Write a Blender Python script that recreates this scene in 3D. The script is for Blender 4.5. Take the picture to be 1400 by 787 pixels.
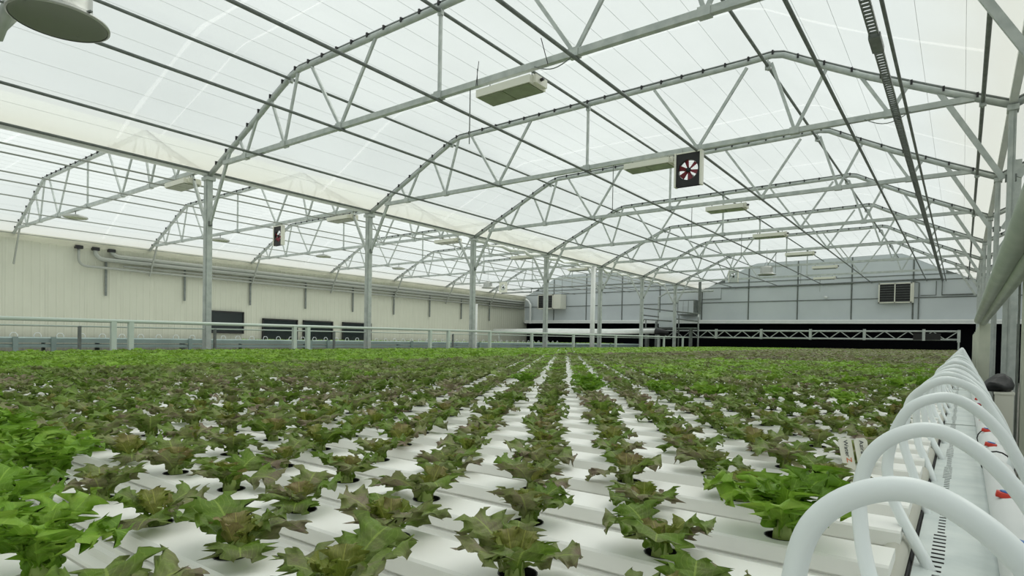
import bpy, bmesh, math, random
import numpy as np
from mathutils import Vector, Matrix
for o in list(bpy.data.objects): bpy.data.objects.remove(o)
SC = bpy.context.scene
COL = SC.collection
EYE = 1.2          # every height below is given from eye level; all is lifted by EYE at the end

# ------------------------------------------------------------------ camera
YAW, PIT, ROL, FPX = .6396, -.0164, .0189, 827.74
F = Vector((-math.sin(YAW)*math.cos(PIT), math.cos(YAW)*math.cos(PIT), math.sin(PIT)))
R0 = Vector((math.cos(YAW), math.sin(YAW), 0)); U0 = R0.cross(F)
RV = R0*math.cos(ROL) + U0*math.sin(ROL); UV = -R0*math.sin(ROL) + U0*math.cos(ROL)
cd = bpy.data.cameras.new('camera'); cam = bpy.data.objects.new('camera', cd); COL.objects.link(cam)
M = Matrix((RV, UV, -F)).transposed().to_4x4(); cam.matrix_world = M
cd.sensor_width = 36; cd.lens = FPX/1400*36; cd.shift_y = (482.6-393.5)/1400
cd.clip_start = .02; cd.clip_end = 200
SC.camera = cam
# ------------------------------------------------------------------ sky and exposure
w = bpy.data.worlds.new('overcast_sky'); SC.world = w; w.use_nodes = True
bg = w.node_tree.nodes['Background']; bg.inputs[0].default_value = (.91, .985, 1.0, 1); bg.inputs[1].default_value = .66
sd = bpy.data.lights.new('veiled_sun', 'SUN'); sd.energy = 3.3; sd.angle = math.radians(60); sd.color = (1, .985, .95)
sun = bpy.data.objects.new('veiled_sun', sd); COL.objects.link(sun); sun.rotation_euler = (math.radians(-34), math.radians(14), 0)
SC.view_settings.view_transform = 'Standard'; SC.view_settings.look = 'None'
SC.view_settings.exposure = 0.09; SC.view_settings.gamma = 1; SC.view_settings.use_curve_mapping = False

# ------------------------------------------------------------------ helpers
rnd = random.Random(7)
ORD = ['nearest', 'second', 'third', 'fourth', 'fifth', 'sixth', 'seventh', 'eighth', 'ninth', 'tenth', 'eleventh', 'twelfth']
def lin(c): return tuple(((v/255)/12.92 if v/255 <= .04045 else ((v/255+.055)/1.055)**2.4) for v in c)
def mat(name, rgb, rough=.5, metal=0., noise=0., nscale=6., rgb2=None, bump=0., bscale=40., spec=.5):
    m = bpy.data.materials.new(name); m.use_nodes = True; nt = m.node_tree; b = nt.nodes['Principled BSDF']
    b.inputs['Roughness'].default_value = rough; b.inputs['Metallic'].default_value = metal
    b.inputs['Specular IOR Level'].default_value = spec
    c = lin(rgb); b.inputs['Base Color'].default_value = (*c, 1)
    if noise or rgb2:
        tc = nt.nodes.new('ShaderNodeTexCoord'); n = nt.nodes.new('ShaderNodeTexNoise'); n.inputs['Scale'].default_value = nscale
        n.inputs['Detail'].default_value = 4
        nt.links.new(tc.outputs['Object'], n.inputs['Vector'])
        r = nt.nodes.new('ShaderNodeValToRGB'); c2 = lin(rgb2) if rgb2 else tuple(v*(1-noise) for v in c)
        r.color_ramp.elements[0].position = .35; r.color_ramp.elements[1].position = .65
        r.color_ramp.elements[0].color = (*c2, 1); r.color_ramp.elements[1].color = (*c, 1)
        nt.links.new(n.outputs['Fac'], r.inputs['Fac']); nt.links.new(r.outputs['Color'], b.inputs['Base Color'])
    if bump:
        tc = nt.nodes.new('ShaderNodeTexCoord'); n = nt.nodes.new('ShaderNodeTexNoise'); n.inputs['Scale'].default_value = bscale
        nt.links.new(tc.outputs['Object'], n.inputs['Vector'])
        bp = nt.nodes.new('ShaderNodeBump'); bp.inputs['Strength'].default_value = bump; bp.inputs['Distance'].default_value = .01
        nt.links.new(n.outputs['Fac'], bp.inputs['Height']); nt.links.new(bp.outputs['Normal'], b.inputs['Normal'])
    return m
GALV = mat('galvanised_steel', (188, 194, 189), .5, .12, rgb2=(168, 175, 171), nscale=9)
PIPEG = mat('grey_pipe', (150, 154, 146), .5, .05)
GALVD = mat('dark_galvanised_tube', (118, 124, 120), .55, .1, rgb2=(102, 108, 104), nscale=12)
DECK = mat('galvanised_sheet', (206, 214, 211), .45, .12, rgb2=(190, 200, 198), nscale=14, bump=.15, bscale=30)
CREAM = mat('cream_wall_sheet', (194, 196, 180), .6, rgb2=(187, 189, 173), nscale=.8)
PANEL = mat('pale_grey_panel', (204, 211, 213), .5, rgb2=(196, 203, 206), nscale=.7)
WHITE = mat('white_pvc', (236, 238, 236), .35, rgb2=(229, 232, 230), nscale=5)
CHAN = mat('white_channel_plastic', (246, 246, 241), .35, rgb2=(241, 241, 236), nscale=4, bump=.04, bscale=18)
HOSE = mat('white_hose', (234, 240, 240), .35, rgb2=(228, 235, 235), nscale=10)
BEIGE = mat('beige_pipe', (205, 204, 192), .4)
POSTC = mat('cream_green_post', (196, 200, 182), .5, rgb2=(184, 190, 172), nscale=3)
RAILM = mat('pale_rail_paint', (188, 200, 190), .4, .1)
BLACK = mat('black_plastic', (16, 17, 18), .5)
CURT = mat('black_curtain', (9, 10, 14), .95, spec=.1)
CONC = mat('concrete', (110, 108, 100), .9, rgb2=(90, 90, 84), nscale=2)
OLIVE = mat('lamp_glass', (120, 130, 98), .25, rgb2=(108, 116, 88), nscale=8)
LAMPW = mat('lamp_white_enamel', (222, 222, 208), .4)
ALU = mat('spun_aluminium', (176, 178, 172), .35, .5)
DOMEIN = mat('lamp_interior', (112, 118, 104), .5, .1)
BLUEL = mat('blue_sticker', (60, 78, 140), .5)
RED = mat('red_plastic', (206, 58, 40), .4)
BLUE = mat('blue_plastic', (58, 112, 180), .4)
MAROON = mat('maroon_blade', (120, 30, 44), .4)
DUCT = mat('grey_green_duct', (172, 182, 168), .45, rgb2=(158, 169, 156), nscale=3)
GLASS = mat('dark_window_glass', (34, 42, 42), .12)
TEAL = mat('grey_blue_beam', (150, 168, 164), .5, .1, rgb2=(136, 154, 150), nscale=3)
STEMM = mat('pale_stem', (150, 170, 90), .5)
INK = mat('dark_ink', (50, 60, 66), .7)
ORANGE = mat('orange_ink', (222, 120, 70), .7)
TARP = mat('black_tarp', (22, 24, 24), .6, bump=.6, bscale=12)

def film_material():
    m = bpy.data.materials.new('translucent_film'); m.use_nodes = True; nt = m.node_tree; nt.nodes.clear()
    out = nt.nodes.new('ShaderNodeOutputMaterial'); mx = nt.nodes.new('ShaderNodeMixShader'); mx.inputs[0].default_value = .36
    tr = nt.nodes.new('ShaderNodeBsdfTranslucent'); df = nt.nodes.new('ShaderNodeBsdfDiffuse')
    tc = nt.nodes.new('ShaderNodeTexCoord'); mp = nt.nodes.new('ShaderNodeMapping'); mp.inputs['Scale'].default_value = (.5, .28, .5)
    n = nt.nodes.new('ShaderNodeTexNoise'); n.inputs['Scale'].default_value = 1.2; n.inputs['Detail'].default_value = 5
    r = nt.nodes.new('ShaderNodeValToRGB'); r.color_ramp.elements[0].position = .3; r.color_ramp.elements[1].position = .7
    r.color_ramp.elements[0].color = (.79, .82, .80, 1); r.color_ramp.elements[1].color = (.90, .93, .915, 1)
    nt.links.new(tc.outputs['Object'], mp.inputs['Vector']); nt.links.new(mp.outputs[0], n.inputs['Vector']); nt.links.new(n.outputs['Fac'], r.inputs['Fac'])
    # dust settled in the lowest strip of each sheet, above the gutters
    sx = nt.nodes.new('ShaderNodeSeparateXYZ'); nt.links.new(tc.outputs['Object'], sx.inputs[0])
    n2 = nt.nodes.new('ShaderNodeTexNoise'); n2.inputs['Scale'].default_value = .9; nt.links.new(tc.outputs['Object'], n2.inputs['Vector'])
    ad = nt.nodes.new('ShaderNodeMath'); ad.operation = 'MULTIPLY_ADD'; ad.inputs[1].default_value = .25; nt.links.new(n2.outputs['Fac'], ad.inputs[0]); nt.links.new(sx.outputs['Z'], ad.inputs[2])
    mr = nt.nodes.new('ShaderNodeMapRange'); mr.inputs['From Min'].default_value = 3.15; mr.inputs['From Max'].default_value = 3.5; nt.links.new(ad.outputs[0], mr.inputs['Value'])
    mc = nt.nodes.new('ShaderNodeMix'); mc.data_type = 'RGBA'; nt.links.new(mr.outputs[0], mc.inputs['Factor'])
    mc.inputs['A'].default_value = (.80, .79, .70, 1); nt.links.new(r.outputs['Color'], mc.inputs['B'])
    nt.links.new(mc.outputs['Result'], tr.inputs['Color']); nt.links.new(mc.outputs['Result'], df.inputs['Color'])
    nt.links.new(tr.outputs[0], mx.inputs[1]); nt.links.new(df.outputs[0], mx.inputs[2])
    m2 = nt.nodes.new('ShaderNodeMixShader'); m2.inputs[0].default_value = .42; tp = nt.nodes.new('ShaderNodeBsdfTransparent'); tp.inputs[0].default_value = (.95, .96, .93, 1)
    nt.links.new(mx.outputs[0], m2.inputs[1]); nt.links.new(tp.outputs[0], m2.inputs[2]); nt.links.new(m2.outputs[0], out.inputs[0])
    return m
FILM = film_material()
def seam_material():
    m = bpy.data.materials.new('film_crease'); m.use_nodes = True; nt = m.node_tree; nt.nodes.clear()
    out = nt.nodes.new('ShaderNodeOutputMaterial'); mx = nt.nodes.new('ShaderNodeMixShader'); mx.inputs[0].default_value = .3
    tr = nt.nodes.new('ShaderNodeBsdfTransparent'); df = nt.nodes.new('ShaderNodeBsdfTranslucent')
    tr.inputs[0].default_value = (1, 1, 1, 1); df.inputs[0].default_value = (1, 1, 1, 1)
    nt.links.new(tr.outputs[0], mx.inputs[1]); nt.links.new(df.outputs[0], mx.inputs[2]); nt.links.new(mx.outputs[0], out.inputs[0])
    return m

class MB:
    def __init__(s): s.v = []; s.f = []; s.mi = []
    def add(s, vs, fs, mi=0):
        b = len(s.v); s.v += [tuple(v) for v in vs]; s.f += [tuple(i+b for i in f) for f in fs]; s.mi += [mi]*len(fs); return s
    def box(s, x0, x1, y0, y1, z0, z1, mi=0):
        vs = [(x, y, z) for x in (x0, x1) for y in (y0, y1) for z in (z0, z1)]
        return s.add(vs, [(0, 1, 3, 2), (4, 6, 7, 5), (0, 4, 5, 1), (2, 3, 7, 6), (0, 2, 6, 4), (1, 5, 7, 3)], mi)
    def bar(s, p, q, w, h=None, mi=0, up=(0, 0, 1)):
        h = h or w; p, q = Vector(p), Vector(q); d = (q-p).normalized(); u = Vector(up)
        if abs(d.dot(u)) > .98: u = Vector((0, 1, 0))
        a = d.cross(u).normalized()*w/2; b = a.cross(d).normalized()*h/2
        vs = [e+sa*a+sb*b for e in (p, q) for sa, sb in ((-1, -1), (1, -1), (1, 1), (-1, 1))]
        return s.add(vs, [(0, 3, 2, 1), (4, 5, 6, 7), (0, 1, 5, 4), (1, 2, 6, 5), (2, 3, 7, 6), (3, 0, 4, 7)], mi)
    def tube(s, path, r, n=8, mi=0, cap=True):
        P = [Vector(p) for p in path]; rr = r if isinstance(r, (list, tuple)) else [r]*len(P)
        d = (P[1]-P[0]).normalized(); u = Vector((0, 0, 1)) if abs(d.z) < .9 else Vector((0, 1, 0))
        a = d.cross(u).normalized(); vs = []; fs = []
        for i, p in enumerate(P):
            t = (P[min(i+1, len(P)-1)]-P[max(i-1, 0)]).normalized()
            a = (a-t*a.dot(t)).normalized(); b = t.cross(a)
            for k in range(n):
                an = 2*math.pi*k/n; vs.append(p+(a*math.cos(an)+b*math.sin(an))*rr[i])
        for i in range(len(P)-1):
            for k in range(n):
                k2 = (k+1) % n; fs.append((i*n+k, i*n+k2, (i+1)*n+k2, (i+1)*n+k))
        if cap: fs.append(tuple(range(n-1, -1, -1))); fs.append(tuple((len(P)-1)*n+k for k in range(n)))
        return s.add(vs, fs, mi)
    def lathe(s, prof, n=24, c=(0, 0, 0), mi=0, axis='z'):
        vs = []; fs = []; m = len(prof)
        for k in range(n):
            an = 2*math.pi*k/n
            for r, z in prof:
                x, y = r*math.cos(an), r*math.sin(an)
                v = (x, y, z) if axis == 'z' else (x, z, y)
                vs.append((v[0]+c[0], v[1]+c[1], v[2]+c[2]))
        for k in range(n):
            for i in range(m-1):
                k2 = (k+1) % n; fs.append((k*m+i, k2*m+i, k2*m+i+1, k*m+i+1))
        return s.add(vs, fs, mi)
    def mesh(s, name, mats, smooth=False):
        me = bpy.data.meshes.new(name); me.from_pydata(s.v, [], s.f)
        for m in (mats if isinstance(mats, (list, tuple)) else [mats]): me.materials.append(m)
        if any(s.mi): me.polygons.foreach_set('material_index', s.mi)
        if smooth: me.polygons.foreach_set('use_smooth', [True]*len(me.polygons))
        me.update(); return me
    def build(s, name, mats, parent=None, smooth=False, loc=None):
        return place(name, s.mesh(name, mats, smooth), parent, loc)
def place(name, me, parent=None, loc=None, rz=0):
    o = bpy.data.objects.new(name, me); COL.objects.link(o); o.parent = parent
    if loc is not None: o.location = loc
    if rz: o.rotation_euler.z = rz
    return o
def tag(o, label, cat, group=None, kind=None):
    if label: o['label'] = label
    if cat: o['category'] = cat
    if group: o['group'] = group
    if kind: o['kind'] = kind
    return o
def empty(name, loc=(0, 0, 0), rz=0):
    o = bpy.data.objects.new(name, None); o.empty_display_size = .1; COL.objects.link(o); o.location = loc; o.rotation_euler.z = rz; return o
def struct(name, loc=(0, 0, 0)):
    o = empty(name, loc); o['kind'] = 'structure'; return o
def stuff(o): o['kind'] = 'stuff'; return o
def copy_tree(o, parent=None, kids={}):
    c = o.copy(); COL.objects.link(c)
    if parent: c.parent = parent
    for ch in o.children: copy_tree(ch, c)
    return c
def bz(X, Y): return -.252+.0085*(Y-.7)+.004*(X+.4)

# ------------------------------------------------------------------ house dimensions
XL, XR, W, L, Y0 = -10.9, .4, 11.3, 3.66, 5.458
YB, YF = 31.08, -6.0
GZ, CZ = 2.87, 3.03
PROF = [(0, 2.87), (.7, 3.20), (1.5, 3.57), (2.1, 3.86), (2.5, 4.04), (2.72, 4.095), (5.65, 4.115)]
PROF = PROF + [(8.2, 4.14), (8.62, 4.155), (8.78, 4.12), (9.25, 3.86), (9.8, 3.57), (10.6, 3.19), (11.3, 2.87)]
def prof(u):
    for (a, za), (b, zb) in zip(PROF, PROF[1:]):
        if a <= u <= b: return za+(zb-za)*(u-a)/(b-a)
    return GZ
HOUSES = [XL-W, XL, XR]           # left edges of the three bays
def roofz(X):
    for h in HOUSES:
        if h-1e-6 <= X <= h+W+1e-6: return prof(min(max(X-h, 0), W))
    return GZ

# ------------------------------------------------------------------ structure
fl = MB().box(-23, 12.5, YF-.5, 32.5, -1.3, -1.2).build('floor', CONC); fl['kind'] = 'structure'
ceil = struct('ceiling')
for h in HOUSES:
    m = MB(); vs = []; ys = [YF+(YB+.4-YF)*i/40 for i in range(41)]
    n = len(PROF)
    for y in ys:
        for x, z in PROF: vs.append((h+x, y, z+.07+.012*math.sin(y*1.7+x)))
    fs = [(j*n+i, (j+1)*n+i, (j+1)*n+i+1, j*n+i+1) for j in range(40) for i in range(n-1)]
    m.add(vs, fs); m.build('film_sheet', FILM, ceil, smooth=True)
SEAM = seam_material()
def crease(h, y, w_, skew, u0=.3, u1=W-.3):
    m = MB(); vs = []; k = 40
    for i in range(k+1):
        u = u0+(u1-u0)*i/k; yy = y+skew*(u/W)+.05*math.sin(u*1.3+y); ww = w_*(.6+.4*math.sin(u*2.1+y*3)**2)
        for d in (-ww/2, ww/2): vs.append((h+u, yy+d, prof(u)+.045))
    m.add(vs, [(2*i, 2*i+2, 2*i+3, 2*i+1) for i in range(k)]); m.build('film_seam', SEAM, ceil)
for k in range(0, 8):
    for h in HOUSES[:2]:
        yy = Y0+L*(k-.42); crease(h, yy, .07, .2); 
        if k % 2 == 0: crease(h, yy+.5, .035, .5, .6, 4.5)
wire_u = [.45+i*(W-.9)/26 for i in range(27)]
for h in HOUSES[:2]:
    for u in wire_u:
        MB().tube([(h+u, YF, prof(u)+.052), (h+u, YB, prof(u)+.052)], .0019, 3).build('support_wire', GALV, ceil)

# left wall, corrugated sheet panels
wl = struct('wall_left', (XL-W-.02, 0, 0))
pv = []; pw = 1.02; k = 0
segs = [(0, 0), (.02, .008), (.045, .008), (.065, 0)]
pts = []
for i in range(5):
    for dy, dx in segs: pts.append((i*.204+dy+.06, dx))
pts = [(0, 0)]+pts+[(pw-.003, 0), (pw-.003, -.03), (0, -.03)]
m = MB(); n = len(pts)
m.add([(x, y, z) for z in (-1.2, 2.95) for y, x in pts], [(i, (i+1) % n, n+(i+1) % n, n+i) for i in range(n)])
pm = m.mesh('panel', CREAM)
for i in range(37): place('panel', pm, wl, (0, YF+i*pw, 0))
MB().box(-.06, -.035, YF, YB+.3, -1.2, 2.97).build('backing_sheet', CREAM, wl)
# plastic film end hanging over the top of the wall
m = MB(); vs = []; N = 260
for i in range(N+1):
    y = YF+(YB-YF)*i/N; low = 2.80-.035*abs(math.sin(i*.9))-.03*math.sin(i*.23)
    vs += [(XL-W+.13, y, low-.03), (XL-W+.15+.03*math.sin(i*.7), y, 2.84), (XL-W+.06, y, 2.97)]
m.add(vs, [(3*i+a, 3*i+a+1, 3*i+a+4, 3*i+a+3) for i in range(N) for a in (0, 1)]); m.build('film_skirt', FILM, ceil)
# windows in the left wall
for i, (a, b, z0, z1) in enumerate([(11.2, 12.5, .17, 1.0), (13.27, 14.85, -.05, .80), (15.1, 16.6, -.05, .80), (17.1, 18.75, -.05, .80)]):
    wn = struct('window_%d' % (i+1), (XL-W+.02, 0, 0))
    m = MB(); t = .05
    m.box(0, .05, a, b, z1-t, z1); m.box(0, .05, a, b, z0, z0+t); m.box(0, .05, a, a+t, z0, z1); m.box(0, .05, b-t, b, z0, z1)
    m.build('window_frame', BLACK, wn)
    MB().box(.005, .02, a+t, b-t, z0+t, z1-t).build('pane', GLASS, wn)

# back wall: framed pale panels over a black opening
wb = struct('wall_back', (0, YB, 0))
xs = [-22.2, -20.0, -17.75, -15.45, -13.2, -10.9, -8.57, -6.33, -4.08, -1.76, .5, 2.8, 5.1, 7.4, 9.6, 11.7]
def led(X): return 1.19+(.4-X)*.0058
for a, b in zip(xs, xs[1:]):
    for zi, (za, zb) in enumerate([(None, 2.27), (2.27, 3.25), (3.25, 4.3)]):
        cx = [a+.03+(b-a-.06)*i/6 for i in range(7)]
        if za is None: lo = [led(x)+.08 for x in cx]
        else: lo = [za+.012]*7
        hi = [min(zb-.012, roofz(x)+.04) for x in cx]
        cols = [(x, l, h_) for x, l, h_ in zip(cx, lo, hi) if h_ > l+.03]
        if len(cols) < 2: continue
        vs = []; fs = []; q = len(cols)
        for x, l, h_ in cols: vs += [(x, -.02, l), (x, -.02, h_), (x, .03, l), (x, .03, h_)]
        for i in range(q-1):
            o = 4*i; fs += [(o, o+4, o+5, o+1), (o+2, o+3, o+7, o+6), (o, o+2, o+6, o+4), (o+1, o+5, o+7, o+3)]
        fs += [(0, 1, 3, 2), (4*q-4, 4*q-2, 4*q-1, 4*q-3)]
        MB().add(vs, fs).build('panel', PANEL, wb)
MB().add([(x, .05, z) for x in xs for z in (1.2, 0)] , []).v
m = MB(); n = 0; vs = []; fs = []
Xs = [-22.2+i*.25 for i in range(137)]
for x in Xs: vs += [(x, .05, 1.25), (x, .05, roofz(x)+.06)]
m.add(vs, [(2*i, 2*i+2, 2*i+3, 2*i+1) for i in range(len(Xs)-1)]); m.build('backing_sheet', GALVD, wb)
for x in xs[1:-1]: MB().box(x-.02, x+.02, -.05, .0, led(x), roofz(x)).build('mullion', GALVD, wb)
MB().box(-22.2, 11.7, -.045, -.01, 2.25, 2.29).build('rail', GALVD, wb)
MB().box(-22.2, 11.7, -.05, -.01, 3.0, 3.035).build('rail', GALVD, wb)
MB().box(-22.2, 11.7, -.05, -.01, 3.235, 3.265).build('rail', GALVD, wb)
for dz, th, yy in ((0, .10, -.2), (.10, .07, -.12)):
    MB().bar((-22.0, yy, led(-22)+dz), (11.7, yy, led(11.7)+dz), .12, th).build('ledge', WHITE, wb)
MB().box(-22.6, 12, .3, .34, -1.2, 1.3).build('black_curtain', CURT, wb)
MB().bar((-22.3, .12, led(-22)), (11.7, .12, led(11.7)), .45, .04).build('ledge_top', GALV, wb)
# rest of the shell: end behind the camera, far side of the right bay
wf = struct('wall_front'); m = MB()
Xs = [-22.2+i*.25 for i in range(137)]; vs = []
for x in Xs: vs += [(x, YF, -1.2), (x, YF, roofz(x)+.07)]
m.add(vs, [(2*i, 2*i+1, 2*i+3, 2*i+2) for i in range(len(Xs)-1)]); m.build('film_sheet', FILM, wf)
wr = struct('wall_right'); MB().add([(11.7, YF, -1.2), (11.7, YB, -1.2), (11.7, YB, 2.95), (11.7, YF, 2.95)], [(0, 1, 2, 3)]).build('film_sheet', FILM, wr)
for y in [YF+i*3.09 for i in range(13)]: MB().box(11.62, 11.69, y, y+.08, -1.2, 2.9).build('post', GALV, wr)

# gutters between the bays
for h, nm in ((XL, 'left'), (XR, 'right')):
    g = MB(); g.bar((h, YF, GZ+.02), (h, YB, GZ+.02), .06, .02); g.bar((h-.035, YF, GZ+.045), (h-.035, YB, GZ+.045), .008, .06); g.bar((h+.035, YF, GZ+.045), (h+.035, YB, GZ+.045), .008, .06)
    tag(g.build('gutter', WHITE), 'long steel rain gutter carried by the %s row of columns' % nm, 'gutter')

# ------------------------------------------------------------------ roof trusses
arch_m = MB().tube([(x, 0, z) for x, z in PROF], .042, 8).mesh('arch', GALV, True)
channel_m = MB().tube([(x, 0, z+.055) for x, z in PROF], .018, 6).mesh('film_channel', GALVD, True)
chord_m = MB().bar((.54, 0, CZ), (W-.36, 0, CZ), .065, .07).mesh('bottom_chord', GALV)
def web(p, q, w_=.042): return MB().bar((p[0], 0, p[1]), (q[0], 0, q[1]), w_, .03, up=(0, 1, 0)).mesh('web', GALV)
nodes = {'c': 5.65}
webs = []
def both(a, b, w_=.042):
    webs.append(web(a, b, w_)); webs.append(web((W-a[0], a[1]), (W-b[0], b[1]), w_))
webs.append(web((5.65, CZ), (5.65, 4.1), .04))
both((3.72, CZ), (4.45, 4.08)); both((3.72, CZ), (3.02, 4.07)); both((2.35, CZ), (2.68, 4.05)); both((2.35, CZ), (1.95, 3.84)); both((1.23, CZ), (1.62, 3.68)); both((1.23, CZ), (1.0, 3.4))
brace_m = [MB().bar((.07, 0, 2.03), (.72, 0, 3.02+.18), .06, .035, up=(0, 1, 0)).mesh('knee_brace', GALV), MB().bar((W-.07, 0, 2.03), (W-.72, 0, 3.2), .06, .035, up=(0, 1, 0)).mesh('knee_brace', GALV)]
dark_brace = brace_m[0].copy(); dark_brace.materials[0] = PIPEG
cm = MB()
for i in range(1, 34):
    u = i*W/34; cm.box(u-.012, u+.012, -.055, .055, prof(u)+.0, prof(u)+.06)
clip_m = cm.mesh('spring_clip', BLACK)
bm_ = MB()
for u in (1.23, 2.35, 3.72, 5.65, W-3.72, W-2.35, W-1.23): bm_.box(u-.06, u+.06, -.045, .045, CZ-.045, CZ+.045)
gus_m = bm_.mesh('gusset', GALV)
SIDE = ['left bay beyond the post row', 'lettuce bay overhead', 'right bay past the duct']
for hi, h in enumerate(HOUSES):
    for k in range(-1, 7):
        if hi == 2 and k < 0: continue
        t = empty('roof_truss', (h, Y0+k*L, 0))
        nm = 'just behind the viewpoint' if k < 0 else ORD[k]+' one going back'
        tag(t, 'arched steel roof truss of the %s, %s' % (SIDE[hi], nm), 'truss', 'roof trusses of the '+SIDE[hi])
        place('arch', arch_m, t); place('film_channel', channel_m, t); place('bottom_chord', chord_m, t)
        for wm in webs: place('web', wm, t)
        for bi, b in enumerate(brace_m): place('knee_brace', dark_brace if hi == 0 and bi == 0 else b, t)
        stuff(place('spring_clip', clip_m, t)); stuff(place('gusset', gus_m, t))

# columns
def column(X, Y, label, group):
    t = empty('column', (X, Y, -1.2)); t.scale.x = .55 if X > 0 else 1
    m = MB(); m.box(-.065, .065, -.045, .045, 0, GZ+1.15); m.build('post', GALV, t)
    m = MB(); m.box(-.066, .02, -.052, -.045, 0, GZ+1.13); m.box(.025, .032, -.056, -.045, 0, GZ+1.13); m.build('flange', GALV, t)
    MB().box(-.1, .1, -.08, .08, GZ+1.13, GZ+1.19).build('cap_plate', GALV, t)
    MB().box(-.11, .11, -.1, .1, 0, .015).build('base_plate', GALV, t)
    m = MB()
    for s in (-1, 1): m.box(s*.075-.02, s*.075+.02, -.03, .03, 3.19, 3.27)
    m.build('brace_bracket', GALVD, t)
    tag(t, label, 'column', group)
for k in range(0, 7):
    column(XL, Y0+k*L, '%s grey steel column from the left, beyond the lettuce bench' % {'nearest': 'first'}.get(ORD[k], ORD[k]), 'columns beyond the lettuce bench')
for k in range(0, 7):
    column(XR, Y0+k*L, '%s grey steel column behind the feed hoses and duct' % ORD[k], 'columns behind the duct')

# purlins and pipes running along the house
def run(X, Z, r, name, label, cat, m_=GALVD, y0=YF+.1, y1=YB-.06, group=None, clamps=False, dz=0):
    t = empty(name, (X, 0, Z)); P = MB().tube([(0, y0, 0), (0, y1, dz)], r, 8).build('tube', m_, t, True)
    if clamps:
        for k in range(0, 7): 
            m = MB(); m.box(-.035, .035, Y0+k*L-.02, Y0+k*L+.02, -.05, .05); m.box(-.008, .008, Y0+k*L-.03, Y0+k*L+.03, -.06, .085); m.build('clamp', GALV, t)
    tag(t, label, cat, group)
g1 = 'tubes running the length of the lettuce bay'
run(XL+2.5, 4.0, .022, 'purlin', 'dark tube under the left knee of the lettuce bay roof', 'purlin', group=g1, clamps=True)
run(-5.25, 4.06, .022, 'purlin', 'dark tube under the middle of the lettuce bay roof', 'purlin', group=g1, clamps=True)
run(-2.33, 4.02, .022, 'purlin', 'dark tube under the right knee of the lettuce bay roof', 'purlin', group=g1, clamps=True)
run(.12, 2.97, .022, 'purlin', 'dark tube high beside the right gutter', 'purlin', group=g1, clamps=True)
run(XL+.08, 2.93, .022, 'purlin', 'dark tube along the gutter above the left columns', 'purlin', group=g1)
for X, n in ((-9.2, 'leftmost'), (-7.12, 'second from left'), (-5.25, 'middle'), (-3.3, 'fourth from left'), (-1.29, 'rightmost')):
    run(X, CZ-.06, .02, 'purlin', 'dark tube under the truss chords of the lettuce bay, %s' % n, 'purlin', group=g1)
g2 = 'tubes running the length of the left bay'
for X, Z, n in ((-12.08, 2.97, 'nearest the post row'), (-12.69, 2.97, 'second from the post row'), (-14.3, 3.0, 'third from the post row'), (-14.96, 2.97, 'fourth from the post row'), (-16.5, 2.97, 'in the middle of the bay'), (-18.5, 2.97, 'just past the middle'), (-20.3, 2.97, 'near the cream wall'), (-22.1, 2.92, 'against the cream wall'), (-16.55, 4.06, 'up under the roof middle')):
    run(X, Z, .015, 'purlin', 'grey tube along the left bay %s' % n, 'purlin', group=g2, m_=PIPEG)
# cable tray with its conduit
t = empty('cable_tray', (-.74, 0, 2.96)); m = MB()
for s in (-.035, .035): m.bar((s, YF+.2, 0), (s, YB-.1, 0), .012, .03)
m.build('side_rail', GALVD, t); m = MB()
for i in range(int((YB-YF)/.07)): m.bar((-.035, YF+.3+i*.07, 0), (.035, YF+.3+i*.07, 0), .03, .012)
stuff(m.build('rung', GALVD, t)); MB().box(-.05, .05, 6.6, 6.95, -.03, .02).build('splice_box', GALVD, t)
tag(t, 'dark ladder cable tray under the trusses near the right side', 'cable tray')
run(-.62, 2.94, .017, 'conduit', 'thin dark conduit beside the ladder cable tray', 'conduit')

# ------------------------------------------------------------------ left wall pipes
t = empty('wall_pipes', (XL-W+.12, 0, 0))
for i, (z, y, r) in enumerate([(2.16, 7.05, .04), (2.43, 7.5, .07), (2.56, 7.95, .07)]):
    path = [(0, y, 2.74), (0, y, z+.22)]+[(0, y+.22-.22*math.cos(a*math.pi/10), z+.22-.22*math.sin(a*math.pi/10)) for a in range(1, 6)]+[(0, YB-.25, z+.02)]
    MB().tube(path, r, 8).build('pipe', PIPEG, t, True)
    MB().box(-.06, .08, y-.1, y+.1, 2.68, 2.78).build('wall_flange', BLACK, t)
MB().tube([(0.02, 8.3, 2.27), (.02, YB-.25, 2.32)], .03, 8).build('pipe', PIPEG, t, True)
tag(t, 'bundle of grey pipes running high along the cream wall', 'pipes')
for i in range(9):
    y = 7.83+2.46*i
    o = MB().box(XL-W+.02, XL-W+.06, y-.03, y+.03, 1.28, 2.46).build('pipe_bracket', GALVD)
    tag(o, 'dark vertical pipe bracket on the cream wall, %s from the left' % ['first', 'second', 'third', 'fourth', 'fifth', 'sixth', 'seventh', 'eighth', 'ninth'][i], 'bracket', 'pipe brackets on the cream wall')

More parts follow.
